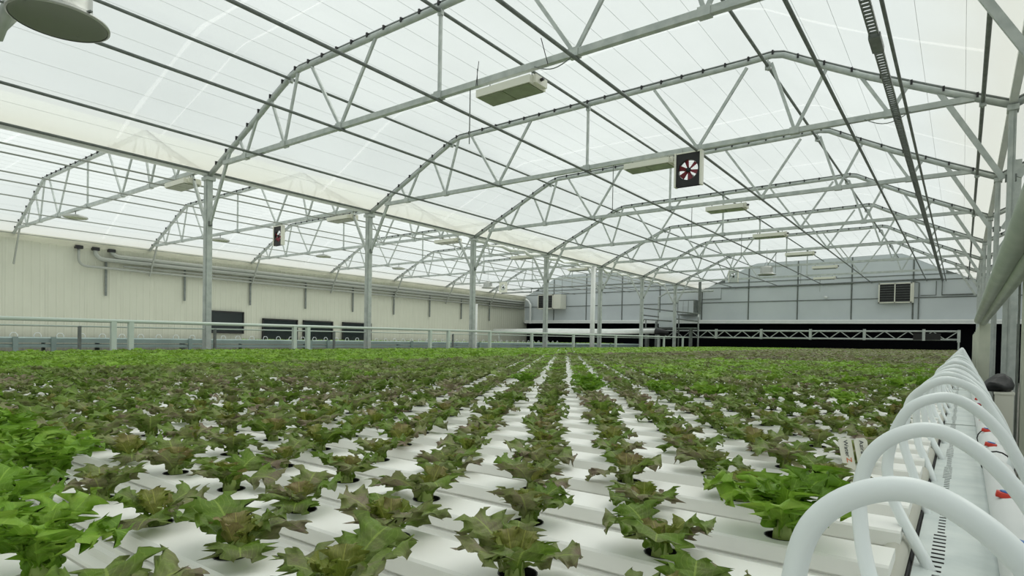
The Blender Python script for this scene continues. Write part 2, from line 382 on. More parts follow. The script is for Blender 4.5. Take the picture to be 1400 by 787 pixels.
# ------------------------------------------------------------------ rail between the bays
t = empty('guard_rail', (-10.4, 0, 0))
def rz_(y): return .21+.0095*(y-2.4)
MB().tube([(0, -2, rz_(-2)), (0, 13, rz_(13))], .028, 8).build('top_rail', RAILM, t, True)
MB().tube([(0, 13, rz_(13)-.01), (0, 28, rz_(28)-.02)], .028, 8).build('top_rail', RAILM, t, True)
MB().tube([(-.5, -2, rz_(-2)-.085), (-.5, 27, rz_(27)-.085)], .014, 6).build('lower_rail', RAILM, t, True)
for y in (3.78, 4.02, 6.9, 7.2, 10.63, 11.28, 12.95, 14.96, 17.39, 20.46, 22.7, 25.0, 27.2):
    MB().box(-.035, .035, y-.035, y+.035, -1.2, rz_(y)-.01).build('post', RAILM, t)
for y in (3.5, 5.6, 8.2, 12.0): MB().box(-.52, -.48, y-.02, y+.02, -1.2, rz_(y)-.08).build('post', GALVD, t)
tag(t, 'long pale metal rail on posts beyond the lettuce bench', 'rail')

# ------------------------------------------------------------------ second bench in the left bay
t = empty('side_bench', (-12.5, 0, 0))
for a, b, m_ in ((-.035, -.13, TEAL), (-.15, -.21, TEAL)):
    MB().add([(0, -2, a-.04), (0, 27, a+.12), (0, 27, b+.12), (0, -2, b-.04), (.03, -2, b-.04-.0), (.03, 27, b+.12), (.03, -2, a-.06), (.03, 27, a+.10)], [(0, 1, 7, 6), (6, 7, 5, 4), (3, 4, 5, 2)]).build('side_beam', m_, t)
for y in [3.1+.0, 3.62, 5.9, 8.7, 9.2, 12, 15, 18, 21, 24]:
    MB().box(.03, .07, y-.035, y+.035, -1.2, -.06+.0055*(y)).build('bracket', TEAL, t)
tp = MB(); tp.add([(-9.4, -2, -.2), (0, -2, -.16), (0, 27, .02), (-9.4, 27, -.0)], [(0, 1, 2, 3)]); tp.build('bench_top', CHAN, t)
for y in (0, 6, 12, 18, 24):
    for x in (-9, -5, -.5): MB().box(x-.04, x+.04, y-.04, y+.04, -1.2, -.1).build('leg', GALV, t)
tag(t, 'long grey blue sided growing bench beyond the rail in the left bay', 'bench')

# ------------------------------------------------------------------ lettuce bench: frame and channels
BX0, BX1, PITCH = -10.15, -.062, .1617
t = empty('bench_frame', (0, 0, 0))
for X in (-9.9, -7.4, -5.0, -2.6, -.25):
    MB().bar((X, -1.5, bz(X, -1.5)-.10), (X, 30.2, bz(X, 30.2)-.10), .05, .05).build('beam', GALV, t)
    for y in range(-1, 31, 4): MB().box(X-.03, X+.03, y-.03, y+.03, -1.2, bz(X, y)-.1).build('leg', GALV, t)
tag(t, 'galvanised frame that carries the white channels of the lettuce bench', 'bench frame')
CP = [(-.074, -.075), (-.074, -.047), (-.071, -.0445), (-.056, -.0435), (-.054, -.034), (-.048, -.031), (-.047, -.0255), (-.0395, -.025), (-.0395, -.0215), (-.0445, -.021), (-.0415, -.003), (-.0385, 0)]
def channel_mesh(holes, nx0, open_holes=True):
    m = MB(); full = CP+[(-a, b) for a, b in CP[::-1]]; x0, x1 = BX0, BX1; n = len(full); hr = .0217
    for seg in (CP, [(-a, b) for a, b in CP[::-1]]):
        q = len(seg); m.add([(x, y, z) for x in (x0, x1) for y, z in seg], [(i, q+i, q+i+1, i+1) for i in range(q-1)])
    m.add([(x1, y, z) for y, z in full], [tuple(range(n))]); m.add([(x0, y, z) for y, z in full], [tuple(range(n-1, -1, -1))])
    m.add([(x0, -.074, -.075), (x1, -.074, -.075), (x1, .074, -.075), (x0, .074, -.075)], [(0, 3, 2, 1)])
    hw = .0385; cur = x1
    for hx in sorted(holes, reverse=True):
        a, b = hx+hw, hx-hw
        m.add([(cur, -hw, 0), (cur, hw, 0), (a, hw, 0), (a, -hw, 0)], [(0, 1, 2, 3)]); cur = b
        K = 16; vs = []; fs = []
        for i in range(K):
            an = 2*math.pi*i/K+math.pi/4; c, s_ = math.cos(an), math.sin(an); e = 1/max(abs(c), abs(s_))
            vs += [(hx+hr*c, hr*s_, 0), (hx+hw*e*c, hw*e*s_, 0), (hx+hr*c, hr*s_, -.004)]
        for i in range(K):
            j = (i+1) % K; fs += [(3*i, 3*i+1, 3*j+1, 3*j), (3*i+2, 3*i, 3*j, 3*j+2)]
        m.add(vs, fs)
    m.add([(cur, -hw, 0), (cur, hw, 0), (x0, hw, 0), (x0, -hw, 0)], [(0, 1, 2, 3)])
    return m.mesh('growing_channel', CHAN)
def holes_for(j): s0 = -.287 if j % 2 == 0 else -.187; return [s0-.2*i for i in range(49)]
near_even = channel_mesh(holes_for(0)[:30], 0); near_odd = channel_mesh(holes_for(1)[:30], 0); far_m = channel_mesh([], 0)
cup_m = MB().lathe([(.0216, -.0005), (.0225, .0008), (.021, .0006), (.019, -.03), (0.0, -.03)], 16).mesh('planting_cup', BLACK)
def channel_label(j):
    nm = ['one', 'two', 'three', 'four', 'five', 'six', 'seven', 'eight', 'nine', 'ten', 'eleven', 'twelve']
    if j == 1: return 'white growing channel that holds the bright green frilly lettuce at its right end'
    if -2 <= j < 1: return 'white growing channel, %s in front of the one holding the bright green frilly lettuce' % nm[-j]
    if 1 < j < 12: return 'white growing channel, %s behind the one holding the bright green frilly lettuce' % nm[j-2]
    if j <= 1: return 'white plastic growing channel lying across the bench in the foreground'
    if j < 12: return 'white plastic growing channel across the bench a few steps back'
    if j < 60: return 'white growing channel lying further back under the lettuce rows'
    return 'white growing channel at the far end hidden under dense lettuce'
channels = {}
for j in range(-5, 183):
    Y = .70+PITCH*j
    me = (near_even if j % 2 == 0 else near_odd) if j < 24 else far_m
    o = place('growing_channel', me, None, (0, Y, bz(0, Y))); o.rotation_euler.y = -.004
    lb = channel_label(j); tag(o, lb, 'channel', 'white growing channels across the bench' if j < 12 else lb.replace('white growing channel', 'channels')); channels[j] = o
    if j < 24:
        jm = MB()
        for i, hx in enumerate(holes_for(j)[:30]):
            if -2 <= j <= 12 and i < 12:
                place('planting_cup', cup_m, o, (hx, 0, 0))
            elif j >= -2: jm.lathe([(.0216, -.0005), (.021, .0008), (.019, -.03), (0.0, -.03)], 10, (hx, 0, 0))
        if jm.v: stuff(jm.build('planting_cup_row', BLACK, o))

# ------------------------------------------------------------------ lettuce
def leaf_mat(name, g, p, amount, attr=False):
    m = bpy.data.materials.new(name); m.use_nodes = True; nt = m.node_tree; nt.nodes.clear(); N = nt.nodes.new; K = nt.links.new
    out = N('ShaderNodeOutputMaterial')
    tc = N('ShaderNodeTexCoord'); uv = N('ShaderNodeSeparateXYZ'); K(tc.outputs['UV'], uv.inputs[0])
    def math_(op, a, b=None, c=None):
        n = N('ShaderNodeMath'); n.operation = op
        for i, v in enumerate((a, b, c)):
            if v is None: continue
            if isinstance(v, (int, float)): n.inputs[i].default_value = v
            else: K(v, n.inputs[i])
        return n.outputs[0]
    ns = N('ShaderNodeTexNoise'); ns.inputs['Scale'].default_value = 28; ns.inputs['Detail'].default_value = 4; K(tc.outputs['Object'], ns.inputs['Vector'])
    oi = N('ShaderNodeObjectInfo')
    if attr:
        at = N('ShaderNodeAttribute'); at.attribute_name = 'tint'; fac0 = at.outputs['Fac']
        sp = N('ShaderNodeSeparateColor'); K(at.outputs['Color'], sp.inputs[0]); rv = sp.outputs[0]; pv_ = sp.outputs[1]
        f = math_('MULTIPLY_ADD', ns.outputs['Fac'], .9, math_('SUBTRACT', pv_, .45))
    else:
        rv = oi.outputs['Random']
        f = math_('MULTIPLY_ADD', ns.outputs['Fac'], 1.9, math_('MULTIPLY_ADD', rv, .8, -1.58+amount))
        f = math_('MULTIPLY_ADD', uv.outputs[1], .35, f)
    cl = N('ShaderNodeClamp'); K(f, cl.inputs[0])
    mx = N('ShaderNodeMix'); mx.data_type = 'RGBA'; K(cl.outputs[0], mx.inputs['Factor']); mx.inputs['A'].default_value = (*g, 1); mx.inputs['B'].default_value = (*p, 1)
    hs = N('ShaderNodeHueSaturation'); K(mx.outputs['Result'], hs.inputs['Color']); K(math_('MULTIPLY_ADD', rv, .5, .72), hs.inputs['Value'])
    # veins
    av = math_('ABSOLUTE', math_('SUBTRACT', uv.outputs[0], .5))
    mid = math_('LESS_THAN', av, .02)
    side = math_('FRACT', math_('MULTIPLY', math_('MULTIPLY_ADD', av, -1.1, uv.outputs[1]), 8.0))
    sd = math_('LESS_THAN', math_('ABSOLUTE', math_('SUBTRACT', side, .5)), .07)
    vein = math_('MAXIMUM', mid, math_('MULTIPLY', sd, .45))
    mv = N('ShaderNodeMix'); mv.data_type = 'RGBA'; K(math_('MULTIPLY', vein, .42), mv.inputs['Factor']); K(hs.outputs[0], mv.inputs['A'])
    mv.inputs['B'].default_value = (g[0]*2.2+.04, g[1]*1.7+.05, g[2]*2.5+.03, 1)
    b = N('ShaderNodeBsdfPrincipled'); K(mv.outputs['Result'], b.inputs['Base Color']); b.inputs['Roughness'].default_value = .5; b.inputs['Specular IOR Level'].default_value = .3
    bp = N('ShaderNodeBump'); bp.inputs['Strength'].default_value = .5; bp.inputs['Distance'].default_value = .003
    n2 = N('ShaderNodeTexNoise'); n2.inputs['Scale'].default_value = 120; K(tc.outputs['Object'], n2.inputs['Vector'])
    K(math_('SUBTRACT', n2.outputs['Fac'], math_('MULTIPLY', vein, .8)), bp.inputs['Height']); K(bp.outputs[0], b.inputs['Normal'])
    tr = N('ShaderNodeBsdfTranslucent'); K(mv.outputs['Result'], tr.inputs['Color'])
    ms = N('ShaderNodeMixShader'); ms.inputs[0].default_value = .28; K(b.outputs[0], ms.inputs[1]); K(tr.outputs[0], ms.inputs[2]); K(ms.outputs[0], out.inputs[0])
    return m
G1, P1 = (.160, .275, .030), (.195, .150, .112)
G2, P2 = (.175, .35, .025), (.23, .33, .05)
LEAF_R = leaf_mat('lettuce_leaf_red_green', G1, P1, .42)
LEAF_C = leaf_mat('lettuce_heart_leaf', (.25, .33, .045), (.215, .155, .085), .35)
LEAF_G = leaf_mat('lettuce_leaf_bright_green', G2, P2, .2)
LEAF_S = leaf_mat('lettuce_leaf_crop', G1, P1, 0, True)

def leaf_geo(rng, Ln, Wd, rows, cols, rise, droop, lobes, depth, ruffle, twist=0.):
    """a toothed leaf growing along +X; rise = start angle, droop = total bend"""
    vs, fs, uvs = [], [], []
    ph = rng.uniform(0, 6.28); nr = rows
    x = z = 0.; ang = rise; ds = Ln/nr
    cn = []
    for i in range(nr+1):
        cn.append((x, z, ang)); ang -= droop*(1.6*i/nr)/nr; x += ds*math.cos(ang); z += ds*math.sin(ang)
    for i, (cx, cz, an) in enumerate(cn):
        u = i/nr
        sh = (.16+.10*u if u < .18 else .178+(1-.178)*math.sin(min(1, (u-.18)/.42)*math.pi/2)) if u < .6 else math.sqrt(max(0, 1-((u-.6)/.42)**2))
        w_ = Wd*sh*(1+.13*math.cos(u*lobes*2.1+ph))
        for c in range(cols+1):
            v = -1+2*c/cols; sgn = 1 if v >= 0 else -1
            tooth = 1.
            if abs(v) > .99 and u > .15:
                fr = (u*lobes+(0.37 if v > 0 else 0)+ph) % 1
                tooth = 1-.35*depth+depth*max(0, 1-abs(fr-.5)*3.6)*(.75+.7*rng.random())
            elif cols > 2 and abs(v) > .7: tooth = .97
            yy = v*w_*tooth; fw = (abs(v)**3)*w_*.35*(1 if u < .97 else 0)
            zz = ruffle*Wd*(abs(v)**1.5)*math.sin(u*17+ph+(1.6 if v > 0 else 0))+.25*w_*abs(v)-.12*w_*v*v*2+twist*v*w_*u+(rng.uniform(-.05, .05)*w_ if cols > 2 and abs(v) < .99 and abs(v) > .1 else 0)
            px = cx+fw*math.cos(an)-zz*math.sin(an); pz = cz+fw*math.sin(an)+zz*math.cos(an)
            if i == nr and c not in (0, cols): px += 0
            vs.append((px, yy, pz)); uvs.append((v*.5+.5, u))
    q = cols+1
    for i in range(nr):
        for c in range(cols): fs.append((i*q+c, (i+1)*q+c, (i+1)*q+c+1, i*q+c+1))
    return vs, fs, uvs
def geo_mesh(name, vs, fs, uvs, m):
    me = bpy.data.meshes.new(name); me.from_pydata(vs, [], fs); me.materials.append(m)
    ul = me.uv_layers.new(name='UVMap'); li = np.empty(len(me.loops), dtype=np.int32); me.loops.foreach_get('vertex_index', li)
    ul.data.foreach_set('uv', np.array(uvs, dtype=np.float32)[li].ravel()); me.polygons.foreach_set('use_smooth', [True]*len(me.polygons)); me.update(); return me
def xf(vs, Mx): return [tuple(Mx @ Vector(v)) for v in vs]
def plant_spec(kind, rng, rows, cols):
    """list of (vs, fs, uvs, matrix, inner?)"""
    out = []
    if kind == 'red':
        n = 9; a0 = rng.uniform(0, 6.28)
        for i in range(n):
            inner = i >= 5
            a = a0+i*2.399+rng.uniform(-.25, .25)
            Ln = (rng.uniform(.052, .075) if not inner else rng.uniform(.032, .046)); Wd = Ln*rng.uniform(.36, .47)
            rise = rng.uniform(.45, 1.0) if not inner else rng.uniform(1.05, 1.4); dr = rng.uniform(.7, 1.9) if not inner else rng.uniform(.1, .8)
            g = leaf_geo(rng, Ln, Wd, rows if not inner else max(4, rows*2//3), cols, rise, dr, rng.choice([8, 9]), .60, .26, rng.uniform(-.4, .4))
            out.append((g, Matrix.Rotation(a, 4, 'Z') @ Matrix.Translation((.004, 0, .004)), inner))
    else:
        n = 14; a0 = rng.uniform(0, 6.28)
        for i in range(n):
            inner = i >= 9
            a = a0+i*2.399+rng.uniform(-.2, .2); Ln = rng.uniform(.075, .10) if not inner else rng.uniform(.05, .065); Wd = Ln*rng.uniform(.22, .31)
            rise = rng.uniform(.85, 1.25) if not inner else rng.uniform(1.2, 1.45); dr = rng.uniform(1.0, 2.1) if not inner else .5
            g = leaf_geo(rng, Ln, Wd, rows, cols, rise, dr, 8, 1.35, .42, rng.uniform(-.4, .4))
            out.append((g, Matrix.Rotation(a, 4, 'Z') @ Matrix.Translation((.004, 0, .004)), inner))
    return out
protos = {'red': [], 'green': []}      # each: list of (mesh, matrix)
joined = {'red': [], 'green': []}
stem_m = MB().lathe([(0, -.02), (.011, -.02), (.0105, 0), (.008, .014), (.004, .022), (0, .023)], 10).mesh('stem', STEMM, True)
for kind, cnt in (('red', 7), ('green', 4)):
    for s_ in range(cnt):
        rng = random.Random(100*s_+len(kind)); sp = plant_spec(kind, rng, 46, 8); L_ = []
        for (g, Mx, inner) in sp:
            me = geo_mesh('leaf', *g, (LEAF_C if inner else LEAF_R) if kind == 'red' else LEAF_G); L_.append((me, Mx))
        protos[kind].append(L_)
        rng = random.Random(100*s_+len(kind)); sp = plant_spec(kind, rng, 28, 4); V, Fs, U_ = [], [], []
        for (g, Mx, inner) in sp:
            b = len(V); V += xf(g[0], Mx); Fs += [tuple(i+b for i in f) for f in g[1]]; U_ += g[2]
        joined[kind].append(geo_mesh('lettuce', V, Fs, U_, LEAF_R if kind == 'red' else LEAF_G))
def cell_noise(a, b, s): return random.Random(int(math.floor(a/s))*7349+int(math.floor(b/s))*911+3).random()
def kind_at(X, Y):
    r = random.Random(int(X*1000)*31+int(Y*1000)).random()
    if X < -4.95-.05*Y*0: return ('green', .06)
    if X < -.62 and Y < .33-.12*(X+.7): return ('green', .1)
    if abs(X+.187) < .01 and abs(Y-.862) < .01: return ('green', .1)
    if Y > 7.8+r*1.2: return ('brown', .85) if r < .85 else ('mix', .5)
    if 3.9 < Y < 9 and X > -2.6 and r < .6: return ('green', .15)
    if r < .05 and Y > 2: return ('green', .1)
    return ('mix', .25+.6*r)
sites = []
for j in range(-5, 183):
    Y = .70+PITCH*j
    for X in holes_for(j):
        if X < -10.0: continue
        dep = -X*math.sin(YAW)+Y*math.cos(YAW); lat = X*math.cos(YAW)+Y*math.sin(YAW)
        if dep < -.3: continue
        inview = dep > .2 and abs(lat)/max(dep, .01) < .95
        sites.append((0 if inview else 1, dep, X, Y, j))
vis = sorted([s for s in sites if s[0] == 0], key=lambda s: s[1])
ind = vis[:300]; rest = vis[300:]+[s for s in sites if s[0] == 1 and abs(s[3]) < 31]
special = {}
def nearest_site(X, Y): return min(ind, key=lambda s: (s[2]-X)**2+(s[3]-Y)**2)
for X, Y, lb in [(-.487, .70, 'young lettuce in a clear round black hole, nearest complete plant at centre bottom'),
                 (-.187, .862, 'bright green frilly lettuce beside the first white feed hose'),
                 (-.287, .70, 'dark purple green lettuce left of the bright green frilly one'),
                 (-.687, .70, 'small lettuce over an open black hole, left of the centre bottom plant'),
                 (-.687, .376, 'lettuce with a spread dark leaf and black hole in the lower left'),
                 (-.787, .538, 'lettuce with black hole just behind the lower left spread one'),
                 (-.387, .538, 'broad leaved lettuce cut by the bottom edge at the centre')]:
    s = nearest_site(X, Y); special[(s[2], s[3])] = lb
NUM = ['one', 'two', 'three', 'four', 'five', 'six', 'seven', 'eight', 'nine', 'ten', 'eleven', 'twelve', 'thirteen', 'fourteen', 'fifteen', 'sixteen', 'seventeen', 'eighteen', 'nineteen', 'twenty', 'twentyone', 'twentytwo']
ONUM = ['first', 'second', 'third', 'fourth', 'fifth', 'sixth', 'seventh', 'eighth', 'ninth', 'tenth', 'eleventh', 'twelfth', 'thirteenth', 'fourteenth', 'fifteenth', 'sixteenth', 'seventeenth', 'eighteenth', 'nineteenth', 'twentieth']
nred = 0
for idx, (_, dep, X, Y, j) in enumerate(ind):
    rng = random.Random(idx*17+5); kd, pa = kind_at(X, Y); kd2 = 'green' if kd == 'green' else 'red'
    x = X+rng.uniform(-.006, .006); y = Y+rng.uniform(-.006, .006); z = bz(X, Y)
    sc = rng.uniform(.88, 1.14)*(1.12 if kd2 == 'green' and Y < .7 else 1.0)*(1.2 if kd2 == 'green' and X > -.25 else 1.0)*(1.1 if X < -1.1 else 1.0); rz = rng.uniform(0, 6.28); pi = rng.randrange(len(protos[kd2]))
    if idx < 110:
        t = empty('lettuce', (x, y, z), rz); t.scale = (sc, sc, sc)
        for me, Mx in protos[kd2][pi]:
            o = place('leaf', me, t); o.matrix_local = Mx
        place('stem', stem_m, t)
        lb = 'frilly red and green lettuce in the front rows of the bench' if kd2 == 'red' else 'bright green frilly lettuce in the front left corner of the bench'
    else:
        t = place('lettuce', joined[kd2][pi], None, (x, y, z), rz); t.scale = (sc, sc, sc)
        lb = 'frilly red and green lettuce in the middle distance of the bench' if kd2 == 'red' else 'bright green lettuce among red green ones in the middle distance'
    i_ = int(round((holes_for(j)[0]-X)/.2))
    if i_ < 20 and j-2 < 22:
        q = 'bright green' if kd2 == 'green' else 'red green'
        if j == 1: wh = 'in the channel of the bright frilly plant'
        elif j > 1: wh = '%s channel%s behind the bright frilly plant' % (NUM[j-2], '' if j == 2 else 's')
        else: wh = '%s channel%s in front of the bright frilly plant' % (NUM[-j], '' if j == 0 else 's')
        lb = '%s lettuce, %s from the right, %s' % (q, ONUM[i_], wh)
    tag(t, special.get((X, Y), lb), 'lettuce', 'lettuces in the channels of the near bench')

def crop(name, label, pts, tint_fn, zf, lods, m_=LEAF_S):
    """one mesh of very many small plants; pts = [(x, y, dist)]"""
    base = []
    for rows, cols, n in lods:
        L_ = []
        for s_ in range(6):
            rng = random.Random(s_*9+rows); V, Fs, U_ = [], [], []
            for i in range(n):
                a = i*2.399+rng.uniform(-.3, .3); inner = i > n*.62; Ln = rng.uniform(.06, .085)*(.7 if inner else 1)
                g = leaf_geo(rng, Ln, Ln*.45, rows, cols, 1.25 if inner else rng.uniform(.7, 1.05), rng.uniform(.5, 1.7), 5 if rows > 5 else 3, .55, .25)
                b = len(V); V += xf(g[0], Matrix.Rotation(a, 4, 'Z')); Fs += [tuple(q+b for q in f) for f in g[1]]; U_ += g[2]
            L_.append((np.array(V), np.array(Fs), np.array(U_)))
        base.append(L_)
    AV, AF, AU, AT = [], [], [], []; off = 0; rng = random.Random(11)
    for x, y, d in pts:
        lod = 0 if d < 6 else (1 if d < 11 else 2); V, Fq, U_ = base[min(lod, len(base)-1)][rng.randrange(6)]
        a = rng.uniform(0, 6.28); c, s_ = math.cos(a), math.sin(a); sc = rng.uniform(.95, 1.2)*(1.2 if d > 8 else 1)
        AV.append(np.c_[x+(V[:, 0]*c-V[:, 1]*s_)*sc, y+(V[:, 0]*s_+V[:, 1]*c)*sc, zf(x, y)+V[:, 2]*sc])
        AF.append(Fq+off); off += len(V); AU.append(U_); t_ = tint_fn(x, y, rng); AT.append(np.tile(np.array([[rng.random(), t_, 0, 1]]), (len(V), 1)))
    V = np.concatenate(AV).astype(np.float32); Fq = np.concatenate(AF).astype(np.int32); U_ = np.concatenate(AU).astype(np.float32); T = np.concatenate(AT).astype(np.float32)
    me = bpy.data.meshes.new(name); me.vertices.add(len(V)); me.vertices.foreach_set('co', V.ravel()); nf = len(Fq)
    me.loops.add(nf*4); me.loops.foreach_set('vertex_index', Fq.ravel()); me.polygons.add(nf); me.polygons.foreach_set('loop_start', np.arange(nf, dtype=np.int32)*4)
    me.polygons.foreach_set('use_smooth', np.ones(nf, dtype=bool)); me.update(calc_edges=True)
    ul = me.uv_layers.new(name='UVMap'); ul.data.foreach_set('uv', U_[Fq.ravel()].ravel())
    ca = me.color_attributes.new('tint', 'FLOAT_COLOR', 'POINT'); ca.data.foreach_set('color', T.ravel()); me.materials.append(m_)
    me.validate(); o = place(name, me); tag(o, label, 'lettuce', kind='stuff'); return o
LEAF_SG = leaf_mat('lettuce_leaf_crop_green', (.18, .34, .028), (.23, .31, .055), 0, True)
gp = []; rp = []
for s in rest:
    kd, pa = kind_at(s[2], s[3]); (gp if kd == 'green' else rp).append((s[2], s[3], max(s[1], abs(s[2])*.5)))
crop('lettuce_crop', 'sea of small red and green lettuces filling the bench further back', rp, lambda x, y, r: max(0, min(1, {'mix': .15, 'brown': .46}.get(kind_at(x, y)[0], .2)+r.random()*.45)), bz, [(8, 2, 8), (4, 2, 7), (3, 2, 5)])
crop('lettuce_crop', 'bright green lettuces in a broad strip along the left edge of the bench', gp, lambda x, y, r: r.random()*.4, bz, [(8, 2, 8), (4, 2, 7), (3, 2, 5)], LEAF_SG)
sp = []
for i in range(60):
    for q in range(6): sp.append((-12.75-q*.25+rnd.uniform(-.05, .05), 8+i*.3+rnd.uniform(-.05, .05), 20))
crop('lettuce_crop', 'low green lettuces on the bench beyond the rail', sp, lambda x, y, r: r.random()*.4, lambda x, y: -.13+.0062*y, [(3, 2, 5)], LEAF_SG)

# ------------------------------------------------------------------ feed trough on the right: pipe, slotted deck, header, valves, hoses
def along(name, m_, fn, ys, parent=None, smooth=True):   # sweep of tube along the bench edge
    return None
YA, YZ = -1.0, 30.0
def sl(y): return .0085*(y-.7)
t = MB().tube([(-.068, YA, -.282+sl(YA)), (-.068, YZ, -.282+sl(YZ))], .0165, 12).build('end_pipe', BEIGE, None, True)
tag(t, 'long beige pipe across the right ends of the white channels', 'pipe')
t = empty('slotted_deck', (0, 0, 0))
m = MB(); x0, s0, s1, x1 = -.047, -.029, -.013, .046; zz = -.292
def q4(m, xa, xb, ya, yb, dz=0): m.add([(xa, ya, zz+sl(ya)+dz), (xb, ya, zz+sl(ya)+dz), (xb, yb, zz+sl(yb)+dz), (xa, yb, zz+sl(yb)+dz)], [(0, 1, 2, 3)])
q4(m, x0, s0, YA, YZ); q4(m, s1, x1, YA, YZ)
y = YA
while y < YZ:
    if y < 6:
        ln = .0128; sx = .004*(1 if int(y/.165) % 2 else 0)
        q4(m, s0, s1, y, y+ln); q4(m, s0, s0+sx, y+ln, y+.0206); q4(m, s1-sx*.6, s1, y+ln, y+.0206); y += .0206
    else: q4(m, s0, s1, y, YZ); y = YZ
m.add([(x0, YA, zz+sl(YA)), (x0, YZ, zz+sl(YZ)), (x0, YZ, zz-.05+sl(YZ)), (x0, YA, zz-.05+sl(YA))], [(0, 1, 2, 3)])
m.build('deck_sheet', DECK, t)
m = MB(); q4(m, x0, x1, YA, YZ, -.03); m.build('trough_floor', BLACK, t)
m = MB()
for i in range(12): m.bar((x0, .62+2.2*i, zz+sl(.62+2.2*i)+.0012), (x1, .62+2.2*i, zz+sl(.62+2.2*i)+.0012), .012, .002)
m.build('deck_joint', GALV, t)
m = MB().tube([(-.052, YA, -.292+sl(YA)), (-.052, YZ, -.292+sl(YZ))], .004, 6).build('gap_shade_strip', BLACK, t, True)  # thin black tube painting the shade of the gap between end pipe and deck
for y in range(-1, 31, 3): MB().box(-.03, .1, y-.02, y+.02, -1.2, -.34+sl(y)).build('leg', GALV, t)
tag(t, 'galvanised deck with a row of dark slots beneath the feed hoses', 'deck')
t = empty('header_pipe', (0, 0, 0))
MB().tube([(.070, YA, -.272+sl(YA)), (.070, YZ, -.272+sl(YZ))], .027, 16).build('pipe', WHITE, t, True)
vb = MB().lathe([(0, .0), (.0115, .0), (.0125, .002), (.0125, .008), (.011, .0095), (0, .0095)], 14)
vb.box(-.012, .004, -.009, .009, .0, .0085); vb_m = vb.mesh('valve', RED, True)
vc_m = MB().lathe([(0, .0095), (.0085, .0095), (.008, .0115), (0, .012)], 12).mesh('valve_cap', BLUE, True)
for i in range(60):
    y = .344+.32*i
    v = place('valve', vb_m, t, (.062, y, -.248+sl(y))); v.rotation_euler.y = .2; place('valve_cap', vc_m, v)
cm_ = MB().tube([(.07+.0285*math.cos(a), 0, -.272+.0285*math.sin(a)) for a in [i*math.pi/8 for i in range(17)]], .002, 5).mesh('cable_tie', BLACK)
for y in (1.83, 2.3, 3.2): place('cable_tie', cm_, t, (0, y, sl(y)))
m = MB()
for y in range(0, 30, 3): m.box(.04, .1, y-.015, y+.015, -1.2, -.298+sl(y))
m.build('support_foot', GALV, t)
tag(t, 'long white header pipe with red valves along the right of the deck', 'pipe')
HP = [(.088, .0, -.262), (.094, .0, -.225), (.083, .0, -.190), (.066, .0, -.150), (.045, .0, -.112), (.014, .0, -.078), (-.02, .0, -.0635), (-.052, .0, -.076), (-.076, .0, -.106), (-.0855, .0, -.15), (-.083, -.01, -.185), (-.074, -.03, -.222), (-.056, -.06, -.262), (-.04, -.085, -.29), (-.028, -.10, -.325)]
def spline(P, k=4):
    P = [Vector(p) for p in P]; out = []
    for i in range(len(P)-1):
        a, b, c, d = P[max(i-1, 0)], P[i], P[i+1], P[min(i+2, len(P)-1)]
        for s in range(k):
            t_ = s/k; out.append(.5*((2*b)+(c-a)*t_+(2*a-5*b+4*c-d)*t_*t_+(3*b-a-3*c+d)*t_**3))
    return out+[P[-1]]
hose_ms = []
for v in range(5):
    rng = random.Random(v+40); dzv = [0, -.005, .003, -.008, .005][v]; pts = []
    for i, (x, y, z) in enumerate(HP):
        e = math.sin(math.pi*i/(len(HP)-1)); pts.append((x+e*rng.uniform(-.004, .004), y+e*rng.uniform(-.012, .012), z+e*dzv))
    hose_ms.append(MB().tube(spline(pts), .0076, 12).mesh('feed_hose', HOSE, True))
h0 = [(x*1.0, y, z-.020*math.sin(math.pi*min(1, i/9))) for i, (x, y, z) in enumerate(HP)]
hose_ms.append(MB().tube(spline(h0, 6), .0076, 16).mesh('feed_hose', HOSE, True))
for k in range(92):
    Y = .43+.32*k
    o = place('feed_hose', hose_ms[5] if k < 2 else hose_ms[(k*3) % 5], None, (0, Y, sl(Y)*.9))
    if k > 1: o.rotation_euler.z = random.Random(k).uniform(-.12, .12)
    lb = '%s white feed hose arching over the slotted deck, counting from the camera' % ORD[k] if k < 8 else 'white feed hose arching over the deck further along the row'
    tag(o, lb, 'hose', 'white feed hoses arching over the slotted deck')
# small hoses of the bench beyond the rail
sm = MB().tube([(0, -.05, 0), (0, -.055, .06), (0, -.03, .095), (0, .02, .095), (0, .045, .06), (0, .045, 0)], .007, 6).mesh('feed_hose', HOSE, True)
for k in range(58):
    Y = 1.5+.32*k; o = place('feed_hose', sm, None, (-12.52, Y, -.09+.0055*Y)); tag(o, 'small white feed hose loop on the bench beyond the rail', 'hose', 'small hose loops beyond the rail')

